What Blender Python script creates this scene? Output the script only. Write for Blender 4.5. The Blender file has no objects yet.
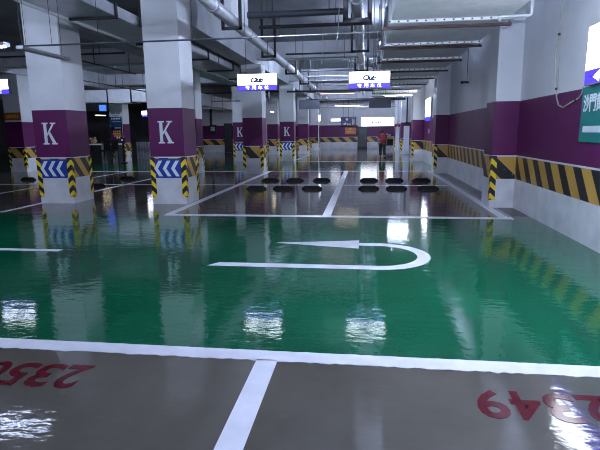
import bpy, bmesh, math, random
from mathutils import Vector, Matrix
random.seed(7)
S = bpy.context.scene
COL = S.collection

# ------------------------------------------------------------------ camera
F = 490.0
Yv = Vector((66, 94, -490)).normalized()
Zv = Vector((-30, 2575, 490)); Zv -= Zv.dot(Yv) * Yv; Zv.normalize()
Xv = Yv.cross(Zv)
M = Matrix((Xv, Yv, Zv)).to_4x4()
M.translation = Vector((0, 0, 1.65))
cd = bpy.data.cameras.new('camera')
cam = bpy.data.objects.new('camera', cd); COL.objects.link(cam)
cam.matrix_world = M
cd.sensor_fit = 'HORIZONTAL'; cd.sensor_width = 36.0; cd.lens = 36.0 * F / 600.0
cd.clip_start = 0.05; cd.clip_end = 300
S.camera = cam

# ------------------------------------------------------------------ materials
def newmat(name):
    m = bpy.data.materials.new(name); m.use_nodes = True
    nt = m.node_tree
    return m, nt, nt.nodes['Principled BSDF']

def N(nt, t, **kw):
    n = nt.nodes.new(t)
    for k, v in kw.items(): setattr(n, k, v)
    return n

def rgba(c): return (c[0], c[1], c[2], 1.0)

def worldpos(nt):
    return N(nt, 'ShaderNodeNewGeometry').outputs['Position']

def ramp(nt, fac, stops, interp='LINEAR'):
    r = N(nt, 'ShaderNodeValToRGB'); r.color_ramp.interpolation = interp
    e = r.color_ramp.elements
    e[0].position, e[0].color = stops[0][0], rgba(stops[0][1])
    e[1].position, e[1].color = stops[1][0], rgba(stops[1][1])
    for p, c in stops[2:]:
        x = e.new(p); x.color = rgba(c)
    nt.links.new(fac, r.inputs[0]); return r.outputs[0]

def noise(nt, vec, scale, detail=4, rough=0.55):
    n = N(nt, 'ShaderNodeTexNoise'); n.inputs['Scale'].default_value = scale
    n.inputs['Detail'].default_value = detail; n.inputs['Roughness'].default_value = rough
    nt.links.new(vec, n.inputs['Vector']); return n.outputs['Fac']

def stretched(nt, vec, s):
    m = N(nt, 'ShaderNodeMapping'); m.inputs['Scale'].default_value = s
    nt.links.new(vec, m.inputs['Vector']); return m.outputs[0]

def paint(name, c, rough=0.45, var=0.18, scale=2.5, metal=0.0, bump=0.0, spec=0.5):
    """painted / plain surface with a little uneven wear of its own"""
    m, nt, b = newmat(name)
    p = worldpos(nt)
    f = noise(nt, p, scale, 5)
    lo = [v * (1 - var) for v in c]; hi = [min(1, v * (1 + var)) for v in c]
    nt.links.new(ramp(nt, f, [(0.3, lo), (0.7, hi)]), b.inputs['Base Color'])
    b.inputs['Roughness'].default_value = rough; b.inputs['Metallic'].default_value = metal
    b.inputs['Specular IOR Level'].default_value = spec
    if bump:
        bp = N(nt, 'ShaderNodeBump'); bp.inputs['Strength'].default_value = bump
        bp.inputs['Distance'].default_value = 0.02
        nt.links.new(noise(nt, p, 30, 3), bp.inputs['Height']); nt.links.new(bp.outputs[0], b.inputs['Normal'])
    return m

def emit(name, c, s):
    m, nt, b = newmat(name)
    b.inputs['Base Color'].default_value = rgba(c)
    b.inputs['Emission Color'].default_value = rgba(c); b.inputs['Emission Strength'].default_value = s
    return m

def stripes(name, ax, ay, kz, period, c1, c2, duty=0.5, rough=0.4, off=0.0):
    """diagonal painted stripes: t = ax*x + ay*y + kz*z in world space"""
    m, nt, b = newmat(name)
    p = worldpos(nt)
    d = N(nt, 'ShaderNodeVectorMath', operation='DOT_PRODUCT'); d.inputs[1].default_value = (ax / period, ay / period, kz / period)
    nt.links.new(p, d.inputs[0])
    a = N(nt, 'ShaderNodeMath', operation='ADD'); a.inputs[1].default_value = 100 + off; nt.links.new(d.outputs['Value'], a.inputs[0])
    fr = N(nt, 'ShaderNodeMath', operation='FRACT'); nt.links.new(a.outputs[0], fr.inputs[0])
    col = ramp(nt, fr.outputs[0], [(0.0, c1), (duty, c2)], 'CONSTANT')
    # scuffs
    mix = N(nt, 'ShaderNodeMix', data_type='RGBA'); mix.inputs['B'].default_value = (0.30, 0.28, 0.26, 1)
    sc = ramp(nt, noise(nt, p, 9, 6, 0.7), [(0.62, (0, 0, 0)), (0.72, (0.6, 0.6, 0.6))])
    nt.links.new(sc, mix.inputs['Factor']); nt.links.new(col, mix.inputs['A'])
    nt.links.new(mix.outputs['Result'], b.inputs['Base Color'])
    b.inputs['Roughness'].default_value = rough
    return m

def guard_mat():
    """rubber corner guard: yellow / black bands folded over the corner (object space)"""
    m, nt, b = newmat('corner_guard_rubber')
    tc = N(nt, 'ShaderNodeTexCoord'); sep = N(nt, 'ShaderNodeSeparateXYZ'); nt.links.new(tc.outputs['Object'], sep.inputs[0])
    ab = []
    for i in (0, 1):
        a = N(nt, 'ShaderNodeMath', operation='ABSOLUTE'); nt.links.new(sep.outputs[i], a.inputs[0]); ab.append(a.outputs[0])
    s = N(nt, 'ShaderNodeMath', operation='ADD'); nt.links.new(ab[0], s.inputs[0]); nt.links.new(ab[1], s.inputs[1])
    t = N(nt, 'ShaderNodeMath', operation='ADD'); nt.links.new(s.outputs[0], t.inputs[0]); nt.links.new(sep.outputs[2], t.inputs[1])
    k = N(nt, 'ShaderNodeMath', operation='MULTIPLY_ADD'); k.inputs[1].default_value = 1 / 0.245; k.inputs[2].default_value = 10.1
    nt.links.new(t.outputs[0], k.inputs[0])
    fr = N(nt, 'ShaderNodeMath', operation='FRACT'); nt.links.new(k.outputs[0], fr.inputs[0])
    nt.links.new(ramp(nt, fr.outputs[0], [(0, (0.85, 0.62, 0.02)), (0.48, (0.012, 0.012, 0.013))], 'CONSTANT'), b.inputs['Base Color'])
    b.inputs['Roughness'].default_value = 0.5
    return m

def floor_mat(name, lo, hi, rough=0.09, wave=1.0):
    """sealed, wet-looking floor coating: mottled colour, faint scuffs, gently uneven surface"""
    m, nt, b = newmat(name)
    p = worldpos(nt)
    base = ramp(nt, noise(nt, p, 0.9, 6, 0.6), [(0.3, lo), (0.72, hi)])
    mix = N(nt, 'ShaderNodeMix', data_type='RGBA')
    mix.inputs['B'].default_value = rgba([min(1, v * 1.3 + 0.02) for v in hi])
    sc = ramp(nt, noise(nt, stretched(nt, p, (1.0, 2.4, 1)), 3.0, 8, 0.72), [(0.60, (0, 0, 0)), (0.74, (0.35, 0.35, 0.35))])
    nt.links.new(sc, mix.inputs['Factor']); nt.links.new(base, mix.inputs['A'])
    nt.links.new(mix.outputs['Result'], b.inputs['Base Color'])
    r = N(nt, 'ShaderNodeMapRange'); r.inputs['To Min'].default_value = rough * 0.6; r.inputs['To Max'].default_value = rough * 1.5
    nt.links.new(noise(nt, p, 1.7, 5, 0.6), r.inputs['Value']); nt.links.new(r.outputs[0], b.inputs['Roughness'])
    b.inputs['IOR'].default_value = 1.55
    b1 = N(nt, 'ShaderNodeBump'); b1.inputs['Strength'].default_value = 0.8 * wave; b1.inputs['Distance'].default_value = 0.0040
    nt.links.new(noise(nt, stretched(nt, p, (0.85, 1.35, 1)), 2.8, 3, 0.55), b1.inputs['Height'])
    b2 = N(nt, 'ShaderNodeBump'); b2.inputs['Strength'].default_value = 0.35 * wave; b2.inputs['Distance'].default_value = 0.0009
    nt.links.new(noise(nt, p, 26, 3, 0.6), b2.inputs['Height'])
    b3 = N(nt, 'ShaderNodeBump'); b3.inputs['Strength'].default_value = 0.6 * wave; b3.inputs['Distance'].default_value = 0.0022
    nt.links.new(noise(nt, stretched(nt, p, (0.8, 1.5, 1)), 9.0, 3, 0.55), b3.inputs['Height'])
    nt.links.new(b1.outputs[0], b3.inputs['Normal']); nt.links.new(b3.outputs[0], b2.inputs['Normal']); nt.links.new(b2.outputs[0], b.inputs['Normal'])
    return m

def flange_mat():
    """pale flange strip with a row of dark bolt heads along X"""
    m, nt, b = newmat('flange_with_bolts')
    p = worldpos(nt)
    sep = N(nt, 'ShaderNodeSeparateXYZ'); nt.links.new(p, sep.inputs[0])
    def cell(o, per):
        k = N(nt, 'ShaderNodeMath', operation='MULTIPLY_ADD'); k.inputs[1].default_value = 1 / per; k.inputs[2].default_value = 50
        nt.links.new(o, k.inputs[0])
        fr = N(nt, 'ShaderNodeMath', operation='FRACT'); nt.links.new(k.outputs[0], fr.inputs[0])
        c = N(nt, 'ShaderNodeMath', operation='COMPARE'); c.inputs[1].default_value = 0.5; c.inputs[2].default_value = 0.10
        nt.links.new(fr.outputs[0], c.inputs[0]); return c.outputs[0]
    zc = N(nt, 'ShaderNodeMath', operation='COMPARE'); zc.inputs[1].default_value = 3.526; zc.inputs[2].default_value = 0.013
    nt.links.new(sep.outputs[2], zc.inputs[0])
    both = N(nt, 'ShaderNodeMath', operation='MULTIPLY'); nt.links.new(zc.outputs[0], both.inputs[0]); nt.links.new(cell(sep.outputs[0], 0.155), both.inputs[1])
    nt.links.new(ramp(nt, both.outputs[0], [(0, (0.78, 0.78, 0.78)), (0.5, (0.03, 0.03, 0.03))], 'CONSTANT'), b.inputs['Base Color'])
    b.inputs['Roughness'].default_value = 0.45; b.inputs['Metallic'].default_value = 0.2
    return m

YEL = (0.55, 0.31, 0.06); BLK = (0.014, 0.014, 0.016)
WHITEC = (0.66, 0.66, 0.68)
m_white = paint('white_wall_paint', WHITEC, 0.5, 0.07, 1.3, bump=0.06)
m_low = paint('scuffed_white_paint', (0.66, 0.66, 0.68), 0.45, 0.16, 2.2, bump=0.05)
m_purple = paint('purple_wall_paint', (0.105, 0.010, 0.075), 0.45, 0.12, 1.6, spec=0.3)
m_grey = paint('grey_concrete', (0.20, 0.20, 0.21), 0.8, 0.25, 1.1, bump=0.1)
m_ceil = paint('ceiling_concrete', (0.30, 0.31, 0.33), 0.85, 0.25, 0.8)
m_beam = paint('beam_paint', (0.50, 0.51, 0.54), 0.75, 0.2, 0.9)
m_stripe_col = stripes('hazard_stripes_front', 1, 1, 0.85, 0.46, YEL, BLK, 0.5)
m_stripe_big = stripes('hazard_stripes_wide', 1, -1, 1.0, 0.95, YEL, BLK, 0.52, off=0.30)
m_stripe_wall = stripes('hazard_stripes_side_wall', 0, -1, 0.80, 0.62, YEL, BLK, 0.52)
m_stripe_back = stripes('hazard_stripes_back_wall', 1, 0, 1.1, 1.05, YEL, BLK, 0.52)
m_guard = guard_mat()
m_floor = floor_mat('grey_floor_coating', (0.074, 0.066, 0.054), (0.118, 0.107, 0.090), 0.05)
m_green = floor_mat('green_floor_coating', (0.002, 0.066, 0.030), (0.004, 0.108, 0.050), 0.05)
m_gutter = paint('bare_concrete_gutter', (0.13, 0.13, 0.135), 0.45, 0.3, 3.0, bump=0.15)
m_line = paint('white_floor_paint', (0.66, 0.66, 0.74), 0.30, 0.10, 5.0)
m_red = paint('dark_red_floor_paint', (0.085, 0.003, 0.010), 0.12, 0.25, 12, spec=0.25)
m_blue = paint('blue_sign_enamel', (0.010, 0.045, 0.30), 0.35, 0.1)
m_signwhite = paint('white_sign_film', (0.74, 0.76, 0.80), 0.4, 0.05)
m_letter = paint('white_letter_paint', (0.66, 0.68, 0.74), 0.4, 0.08)
m_galv = paint('galvanised_steel', (0.42, 0.43, 0.46), 0.38, 0.22, 3.0, metal=0.75)
m_duct = paint('foil_faced_duct', (0.88, 0.89, 0.92), 0.5, 0.08, 5.0, metal=0.0, bump=0.15)
m_ductdull = paint('dull_duct_sheet', (0.52, 0.53, 0.57), 0.33, 0.2, 2.0, metal=0.6)
m_flange = flange_mat()
m_dark = paint('dark_painted_steel', (0.016, 0.017, 0.02), 0.6, 0.25, 6)
m_brown = paint('red_oxide_steel', (0.085, 0.045, 0.05), 0.6, 0.25, 6)
m_black = paint('black_rubber', (0.008, 0.008, 0.009), 0.6, 0.3, 14, spec=0.2)
m_panel = paint('dark_sign_back', (0.045, 0.05, 0.065), 0.5, 0.15)
m_pipe = paint('silver_wrapped_pipe', (0.66, 0.67, 0.72), 0.30, 0.15, 5, metal=0.6)
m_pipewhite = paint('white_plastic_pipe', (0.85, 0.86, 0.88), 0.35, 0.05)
m_teal = paint('green_sign_panel', (0.006, 0.20, 0.185), 0.4, 0.08)
m_orange = paint('orange_sign_panel', (0.62, 0.17, 0.03), 0.4, 0.1)
m_rust = paint('brown_orange_board', (0.30, 0.085, 0.03), 0.5, 0.15)
m_navy = paint('navy_sign_panel', (0.012, 0.014, 0.085), 0.4, 0.1)
m_dkteal = paint('dark_teal_panel', (0.01, 0.06, 0.13), 0.4, 0.1)
m_yellowtext = paint('yellow_lettering', (0.75, 0.42, 0.04), 0.4, 0.05)
m_text = paint('dark_lettering', (0.02, 0.02, 0.06), 0.5, 0.05)
m_door = paint('dark_door_panel', (0.022, 0.022, 0.028), 0.4, 0.2)
m_cream = paint('cream_cable_sheath', (0.42, 0.42, 0.38), 0.5, 0.1)
m_tan = paint('tan_cloth', (0.45, 0.30, 0.16), 0.8, 0.3, 10)
m_redthing = paint('red_tray', (0.35, 0.05, 0.03), 0.5, 0.2, 10)
m_postpaint = paint('pale_grey_post_paint', (0.58, 0.60, 0.66), 0.45, 0.08)
m_leaf = paint('pale_bundles', (0.30, 0.30, 0.24), 0.8, 0.5, 14)
m_skin = paint('skin', (0.38, 0.21, 0.15), 0.5, 0.1, 20)
m_shirt = paint('dark_red_shirt', (0.22, 0.012, 0.03), 0.7, 0.15, 12)
m_trousers = paint('black_trousers', (0.012, 0.012, 0.016), 0.7, 0.2, 12)
m_hair = paint('black_hair', (0.012, 0.010, 0.010), 0.5, 0.2, 30)
e_white = emit('lit_sign_face', (0.84, 0.93, 1.0), 4.2)
e_blue = emit('lit_blue_strip', (0.055, 0.032, 1.0), 1.25)
e_whiteglyph = emit('lit_white_lettering', (0.85, 0.92, 1.0), 1.6)
e_box = emit('lit_wall_advert', (0.84, 0.90, 1.0), 10.0)
e_backbox = emit('lit_long_advert', (0.86, 0.90, 1.0), 2.6)
LC = (0.60, 0.71, 1.0)
e_tube = emit('led_tube', LC, 240.0)
e_tubehung = emit('led_tube_hung', LC, 25.0)
m_tubeoff = paint('unlit_tube', (0.5, 0.5, 0.52), 0.35, 0.05)
e_lane = emit('led_tube_lane', LC, 170.0)
e_fill_near = emit('led_fill_near', LC, 950.0)
e_fill_far = emit('led_fill_far', LC, 950.0)
e_fill_coffer = emit('led_fill_coffer', LC, 280.0)
e_pink = emit('led_tube_pinkish', (1.0, 0.62, 0.56), 2.0)
e_yell = emit('led_tube_warm', (1.0, 0.84, 0.58), 9.0)
e_screen = emit('blue_screen', (0.05, 0.15, 1.0), 1.2)

# ------------------------------------------------------------------ mesh helpers
class MB:
    def __init__(s): s.v = []; s.f = []; s.mi = []
    def add(s, vs, fs, mi=0):
        o = len(s.v); s.v += [tuple(v) for v in vs]; s.f += [tuple(i + o for i in f) for f in fs]; s.mi += [mi] * len(fs); return s
    def box(s, x0, x1, y0, y1, z0, z1, mi=0):
        return s.add([(x, y, z) for z in (z0, z1) for y in (y0, y1) for x in (x0, x1)],
              [(0, 2, 3, 1), (4, 5, 7, 6), (0, 1, 5, 4), (2, 6, 7, 3), (0, 4, 6, 2), (1, 3, 7, 5)], mi)
    def prism(s, pts, O, U, V, W, d, mi=0):
        """polygon pts (u,v) extruded by d along W"""
        O, U, V, W = Vector(O), Vector(U), Vector(V), Vector(W)
        a = [O + U * p[0] + V * p[1] for p in pts]; b = [q + W * d for q in a]; n = len(pts)
        fs = [tuple(range(n - 1, -1, -1)), tuple(range(n, 2 * n))] + [(i, (i + 1) % n, n + (i + 1) % n, n + i) for i in range(n)]
        return s.add(a + b, fs, mi)
    def tube(s, pts, r, n=10, mi=0, cap=True):
        pts = [Vector(p) for p in pts]; rs = r if isinstance(r, (list, tuple)) else [r] * len(pts)
        rings = []; up = None
        for i, p in enumerate(pts):
            t = (pts[min(i + 1, len(pts) - 1)] - pts[max(i - 1, 0)]).normalized()
            if up is None: up = Vector((0, 0, 1)) if abs(t.z) < 0.9 else Vector((1, 0, 0))
            a = t.cross(up).normalized(); up = a.cross(t).normalized()
            rings.append([p + (a * math.cos(2 * math.pi * k / n) + up * math.sin(2 * math.pi * k / n)) * rs[i] for k in range(n)])
        vs = [v for rg in rings for v in rg]
        fs = [(i * n + k, i * n + (k + 1) % n, (i + 1) * n + (k + 1) % n, (i + 1) * n + k) for i in range(len(pts) - 1) for k in range(n)]
        if cap: fs += [tuple(range(n - 1, -1, -1)), tuple(range((len(pts) - 1) * n, len(pts) * n))]
        return s.add(vs, fs, mi)
    def ball(s, c, rx, ry, rz, n=12, m=8, mi=0):
        vs = []; fs = []
        for j in range(m + 1):
            th = math.pi * j / m
            for k in range(n):
                ph = 2 * math.pi * k / n
                vs.append((c[0] + rx * math.sin(th) * math.cos(ph), c[1] + ry * math.sin(th) * math.sin(ph), c[2] + rz * math.cos(th)))
        for j in range(m):
            for k in range(n): fs.append((j * n + k, (j + 1) * n + k, (j + 1) * n + (k + 1) % n, j * n + (k + 1) % n))
        return s.add(vs, fs, mi)
    def build(s, name, mats, parent=None, loc=(0, 0, 0), smooth=False, bevel=0.0):
        me = bpy.data.meshes.new(name); me.from_pydata(s.v, [], s.f); me.update()
        mats = mats if isinstance(mats, (list, tuple)) else [mats]
        for m in mats: me.materials.append(m)
        me.polygons.foreach_set('material_index', s.mi)
        bm = bmesh.new(); bm.from_mesh(me)
        if smooth: bmesh.ops.remove_doubles(bm, verts=bm.verts, dist=1e-5)
        bmesh.ops.recalc_face_normals(bm, faces=bm.faces); bm.to_mesh(me); bm.free()
        if smooth:
            me.polygons.foreach_set('use_smooth', [True] * len(me.polygons))
            try: me.set_sharp_from_angle(angle=math.radians(40))
            except Exception: pass
        o = bpy.data.objects.new(name, me); COL.objects.link(o); o.location = loc
        if parent: o.parent = parent
        if bevel:
            b = o.modifiers.new('bevel', 'BEVEL'); b.width = bevel; b.segments = 2; b.limit_method = 'ANGLE'
        return o

def tag(o, label=None, cat=None, group=None, kind=None):
    if label: o['label'] = label
    if cat: o['category'] = cat
    if group: o['group'] = group
    if kind: o['kind'] = kind
    return o

def empty(name, loc, label, cat, group=None, rz=0.0):
    o = bpy.data.objects.new(name, None); COL.objects.link(o); o.empty_display_size = 0.2
    o.location = loc; o.rotation_euler = (0, 0, rz)
    return tag(o, label, cat, group, 'thing')

def struct(name, mb, mats, parent=None, label=None, **k):
    o = mb.build(name, mats, parent, **k)
    if not parent: o['kind'] = 'structure'
    if label: o['label'] = label
    return o

def copy_tree(o, parent=None):
    c = o.copy(); COL.objects.link(c)
    if parent: c.parent = parent
    for ch in list(o.children): copy_tree(ch, c)
    return c

def glyphs(body, O, U, V, W, w, h, depth, shear=0.0, cellwise=False, gap=0.2, fat=0.0):
    """mesh of lettering laid in the plane O,U,V, filling w x h; MB out"""
    O, U, V, W = Vector(O), Vector(U), Vector(V), Vector(W)
    def one(txt, x0, ww):
        cu = bpy.data.curves.new('lettering', 'FONT'); cu.body = txt; cu.resolution_u = 3; cu.shear = shear; cu.offset = fat
        ob = bpy.data.objects.new('lettering', cu); COL.objects.link(ob)
        bpy.context.view_layer.update()
        dg = bpy.context.evaluated_depsgraph_get()
        me = bpy.data.meshes.new_from_object(ob.evaluated_get(dg))
        bpy.data.objects.remove(ob); bpy.data.curves.remove(cu)
        bm = bmesh.new(); bm.from_mesh(me); bpy.data.meshes.remove(me)
        xs = [v.co.x for v in bm.verts]; ys = [v.co.y for v in bm.verts]
        if not xs: bm.free(); return
        ax, bx, ay, by = min(xs), max(xs), min(ys), max(ys)
        r = bmesh.ops.extrude_face_region(bm, geom=bm.faces[:])
        top = [e for e in r['geom'] if isinstance(e, bmesh.types.BMVert)]
        tset = set(top)
        bm.verts.index_update()
        vs = []
        for v in bm.verts:
            u = x0 + (v.co.x - ax) / max(1e-6, bx - ax) * ww; q = (v.co.y - ay) / max(1e-6, by - ay) * h
            vs.append(O + U * u + V * q + W * (depth if v in tset else 0))
        mb.add(vs, [[v.index for v in f.verts] for f in bm.faces])
        bm.free()
    mb = MB()
    if cellwise:
        n = len(body); cw = w / n
        for i, ch in enumerate(body): one(ch, i * cw + cw * gap / 2, cw * (1 - gap))
    else: one(body, 0, w)
    return mb

EX, EY, EZ = Vector((1, 0, 0)), Vector((0, 1, 0)), Vector((0, 0, 1))
ZB, ZS, ZP = 0.62, 1.085, 2.22      # stripe bottom, stripe top, purple top
CEIL = 5.05
XW = 3.13

# ------------------------------------------------------------------ floor and its markings
FX0, FY0, FY1 = -32.0, -9.0, 48.0
floor = struct('floor', MB().box(FX0, XW + 0.25, FY0, FY1 + 0.2, -0.2, 0.0), m_floor)
floor['label'] = 'grey glossy coated garage floor'
def fpart(name, x0, x1, y0, y1, m, label=None, z=0.002):
    return struct(name, MB().box(x0, x1, y0, y1, 0.0, z), m, floor, label)
fpart('green_lane', FX0 + 0.05, XW - 0.01, 3.44, 9.47, m_green, 'glossy green driving lane across the foreground')
fpart('green_lane', FX0 + 0.05, XW - 0.01, 20.85, 27.4, m_green, 'green driving lane farther down the garage')
fpart('gutter', 2.80, XW - 0.01, 9.75, 20.6, m_gutter, 'bare grey strip along the foot of the right wall')

def ragged_line(x0, x1, y0, y1, label, jag=0.008, n=260):
    mb = MB(); lo = []; hi = []
    for i in range(n + 1):
        x = x0 + (x1 - x0) * i / n
        lo.append((x, y0 + random.uniform(-jag, jag) * (2.0 if random.random() < .12 else 1), 0)); hi.append((x, y1 + random.uniform(-jag, jag) * 0.4, 0))
    vs = lo + hi; k = n + 1
    top = [(a[0], a[1], 0.0035) for a in vs]
    fs = []
    for i in range(n):
        fs.append((2 * k + i, 2 * k + i + 1, 3 * k + i + 1, 3 * k + i))
        fs.append((i, i + 1, 2 * k + i + 1, 2 * k + i)); fs.append((k + i + 1, k + i, 3 * k + i, 3 * k + i + 1))
    mb.add(vs + top, fs)
    return struct('lane_line', mb, m_line, floor, label)
ragged_line(-9.0, XW - 0.02, 3.285, 3.45, 'wide white line along the near edge of the green lane')
fpart('lane_line', -4.08, 2.76, 9.42, 9.62, m_line, 'white line along the far edge of the green lane', 0.004)
def yline(x, y0, y1, w, label, x1=None, z=0.0035):
    x1 = x if x1 is None else x1
    mb = MB().prism([(x - w / 2, y0), (x + w / 2, y0), (x1 + w / 2, y1), (x1 - w / 2, y1)], (0, 0, 0), EX, EY, EZ, z)
    return struct('bay_line', mb, m_line, floor, label)
yline(-0.70, -3.0, 3.30, 0.155, 'white bay divider in the near grey bays')
yline(-0.755, 9.6, 20.9, 0.17, 'white bay divider in the far bays, middle of picture', -0.80)
yline(-4.02, 9.6, 20.9, 0.17, 'white bay line beside the second K column', -4.05)
yline(2.62, 9.6, 20.9, 0.17, 'white bay line nearest the right wall', 2.58)
yline(-7.87, 9.6, 20.9, 0.13, 'white bay line beside the nearest K column')
yline(-10.45, 9.6, 20.9, 0.13, 'white bay line at far left')
fpart('bay_line', -16.0, 2.6, 15.2, 15.34, m_line, 'thin white line between the two rows of wheel stops', 0.0025)
fpart('bay_line', -16.0, 2.6, 20.65, 20.85, m_line, 'white line along the second green lane', 0.0025)
fpart('centre_line', -14.0, -4.36, 6.32, 6.44, m_line, 'white centre dash at left of the green lane', 0.004)
# far centre line + distant bay lines
yline(-4.1, 28.0, 37.5, 0.13, 'white bay line beyond the second lane')
fpart('bay_line', -4.0, 2.5, 27.4, 27.55, m_line, 'white line along the far edge of the second lane', 0.003)

# U-turn arrow
def uturn():
    out = []; inn = []
    cx, cy = 0.18, 6.50
    for i in range(25):
        a = -math.pi / 2 + math.pi * i / 24
        out.append((cx + 0.69 * math.cos(a), cy + 0.715 * math.sin(a)))
        inn.append((cx + 0.52 * math.cos(a), cy + 0.545 * math.sin(a)))
    mb = MB()
    n = len(out)
    vs = [(p[0], p[1], z) for z in (0.0, 0.004) for p in out + inn]
    fs = []
    for i in range(n - 1):
        fs.append((2 * n + i, 2 * n + i + 1, 3 * n + i + 1, 3 * n + i)); fs.append((i, i + 1, 2 * n + i + 1, 2 * n + i)); fs.append((n + i + 1, n + i, 3 * n + i, 3 * n + i + 1))
    mb.add(vs, fs)
    mb.prism([(-1.97, 5.785), (cx, 5.785), (cx, 5.955), (-1.86, 5.955)], (0, 0, 0), EX, EY, EZ, 0.004)
    mb.prism([(-0.09, 7.045), (cx, 7.045), (cx, 7.215), (-0.09, 7.215)], (0, 0, 0), EX, EY, EZ, 0.004)
    mb.prism([(-1.32, 7.13), (-0.08, 6.86), (-0.08, 7.39)], (0, 0, 0), EX, EY, EZ, 0.004)
    struct('turn_arrow', mb, m_line, floor, 'white painted U-turn arrow on the green lane')
uturn()

# bay numbers (read from the lane, so upside down from here)
def number(txt, x_first, pitch, w, ybase, h, label):
    mb = MB()
    for i, ch in enumerate(txt):
        g = glyphs(ch, (x_first - i * pitch + w / 2, ybase, 0.0005), -EX, -EY, EZ, w, h, 0.002, fat=0.02)
        mb.add(g.v, g.f)
    struct('bay_number', mb, m_red, floor, label)
number('2350', -2.005, 0.20, 0.18, 3.07, 0.325, 'dark red bay number 2350 painted upside down')
number('2349', 1.40, 0.205, 0.185, 3.035, 0.325, 'dark red bay number 2349 painted upside down')
for x0, lab in ((-2.75, 'faded red bay number in the middle bay beyond the green lane'), (0.45, 'faded red bay number in the right bay beyond the green lane')):
    mb = MB()
    for k in range(4):
        x = x0 + k * 0.2
        mb.box(x, x + 0.13, 9.86, 9.90, 0, 0.002); mb.box(x + (0.09 if k % 2 else 0.0), x + (0.13 if k % 2 else 0.04), 9.9, 10.05, 0, 0.002); mb.box(x, x + 0.13, 10.05, 10.09, 0, 0.002)
    struct('bay_number', mb, m_red, floor, lab)

# ------------------------------------------------------------------ walls and ceiling
def banded(mb, x0, x1, y0, y1, top, z0=0.0, stripe=2):
    """four painted bands stacked: 0 white base, 1 purple, 2 stripe, 3 upper white, thin white line 4"""
    mb.box(x0, x1, y0, y1, z0, ZB, 0)
    mb.box(x0, x1, y0, y1, ZB, ZS, stripe)
    mb.box(x0, x1, y0, y1, ZS, ZS + 0.03, 3)
    mb.box(x0, x1, y0, y1, ZS + 0.03, ZP, 1)
    mb.box(x0, x1, y0, y1, ZP, top, 3)
    return mb
struct('wall_right', banded(MB(), XW, XW + 0.25, FY0, FY1 + 0.2, CEIL), [m_low, m_purple, m_stripe_wall, m_white])
# back wall, with a doorway
DX0, DX1, DZ = -0.80, 0.12, 2.05
mb = MB()
banded(mb, -9.0, DX0, FY1, FY1 + 0.2, CEIL); banded(mb, DX1, XW, FY1, FY1 + 0.2, CEIL)
mb.box(DX0, DX1, FY1, FY1 + 0.2, DZ, CEIL, 3)
struct('wall_back', mb, [m_low, m_purple, m_stripe_back, m_white])
mb = MB(); banded(mb, -14.2, -9.0, 41.0, 41.2, CEIL); mb.box(-9.2, -9.0, 41.2, FY1, 0, CEIL, 3)
struct('wall_back_recess', mb, [m_low, m_purple, m_stripe_back, m_white])
struct('wall_back_far', MB().box(FX0, -14.2, 44.0, 44.2, 0, CEIL).box(-14.4, -14.2, 41.2, 44.0, 0, CEIL), m_grey)  # dark grey backdrop stands in for the unlit area there
struct('wall_left', MB().box(FX0 - 0.2, FX0, FY0, 44.2, 0, CEIL), m_grey)
struct('wall_front', banded(MB(), FX0, XW, FY0 - 0.2, FY0, CEIL), [m_low, m_purple, m_stripe_back, m_white])
struct('ceiling', MB().box(FX0 - 0.2, XW + 0.25, FY0 - 0.2, FY1 + 0.2, CEIL, CEIL + 0.2), m_ceil)
# far doors
d = struct('door_1', MB().box(DX0 + 0.05, DX1 - 0.05, FY1 + 0.05, FY1 + 0.1, 0.01, DZ - 0.05), m_door)
MB().box(DX0, DX0 + 0.05, FY1 - 0.03, FY1 + 0.12, 0, DZ).box(DX1 - 0.05, DX1, FY1 - 0.03, FY1 + 0.12, 0, DZ).box(DX0, DX1, FY1 - 0.03, FY1 + 0.12, DZ - 0.05, DZ).build('door_frame', m_dark, d)
MB().box(DX1 - 0.16, DX1 - 0.13, FY1, FY1 + 0.06, 0.95, 1.1).build('door_handle', m_galv, d)
d = struct('door_2', MB().box(-11.8, -11.25, 40.93, 40.99, 0.01, 2.34), m_door)
MB().box(-11.87, -11.8, 40.9, 40.99, 0, 2.41).box(-11.25, -11.18, 40.9, 40.99, 0, 2.41).box(-11.8, -11.25, 40.9, 40.99, 2.34, 2.41).build('door_frame', m_dark, d)

# beams
ROWX = {'second': (-5.0, -4.2), 'first': (-7.83, -7.03)}
ROWY = [11.0, 19.45, 27.9, 36.3]
for x0 in (-4.92, -7.75):
    struct('ceiling_beam', MB().box(x0, x0 + 0.64, 11.90, 47.9, 4.25, CEIL - 0.001), m_beam)
struct('ceiling_beam', MB().box(-15.8, -15.1, -8.9, 40.5, 4.25, CEIL - 0.001), m_beam)
for y in [2.6] + ROWY[1:] + [44.3]:
    for xa, xb in ((FX0 + 0.1, -15.81), (-15.09, -7.76), (-7.10, -4.93), (-4.27, XW - 0.01)):
        if y > 40.5 and xb < -5: continue
        struct('ceiling_beam', MB().box(xa, xb, y + 0.1, y + 0.7, 4.45, CEIL - 0.001), m_beam)

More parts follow.
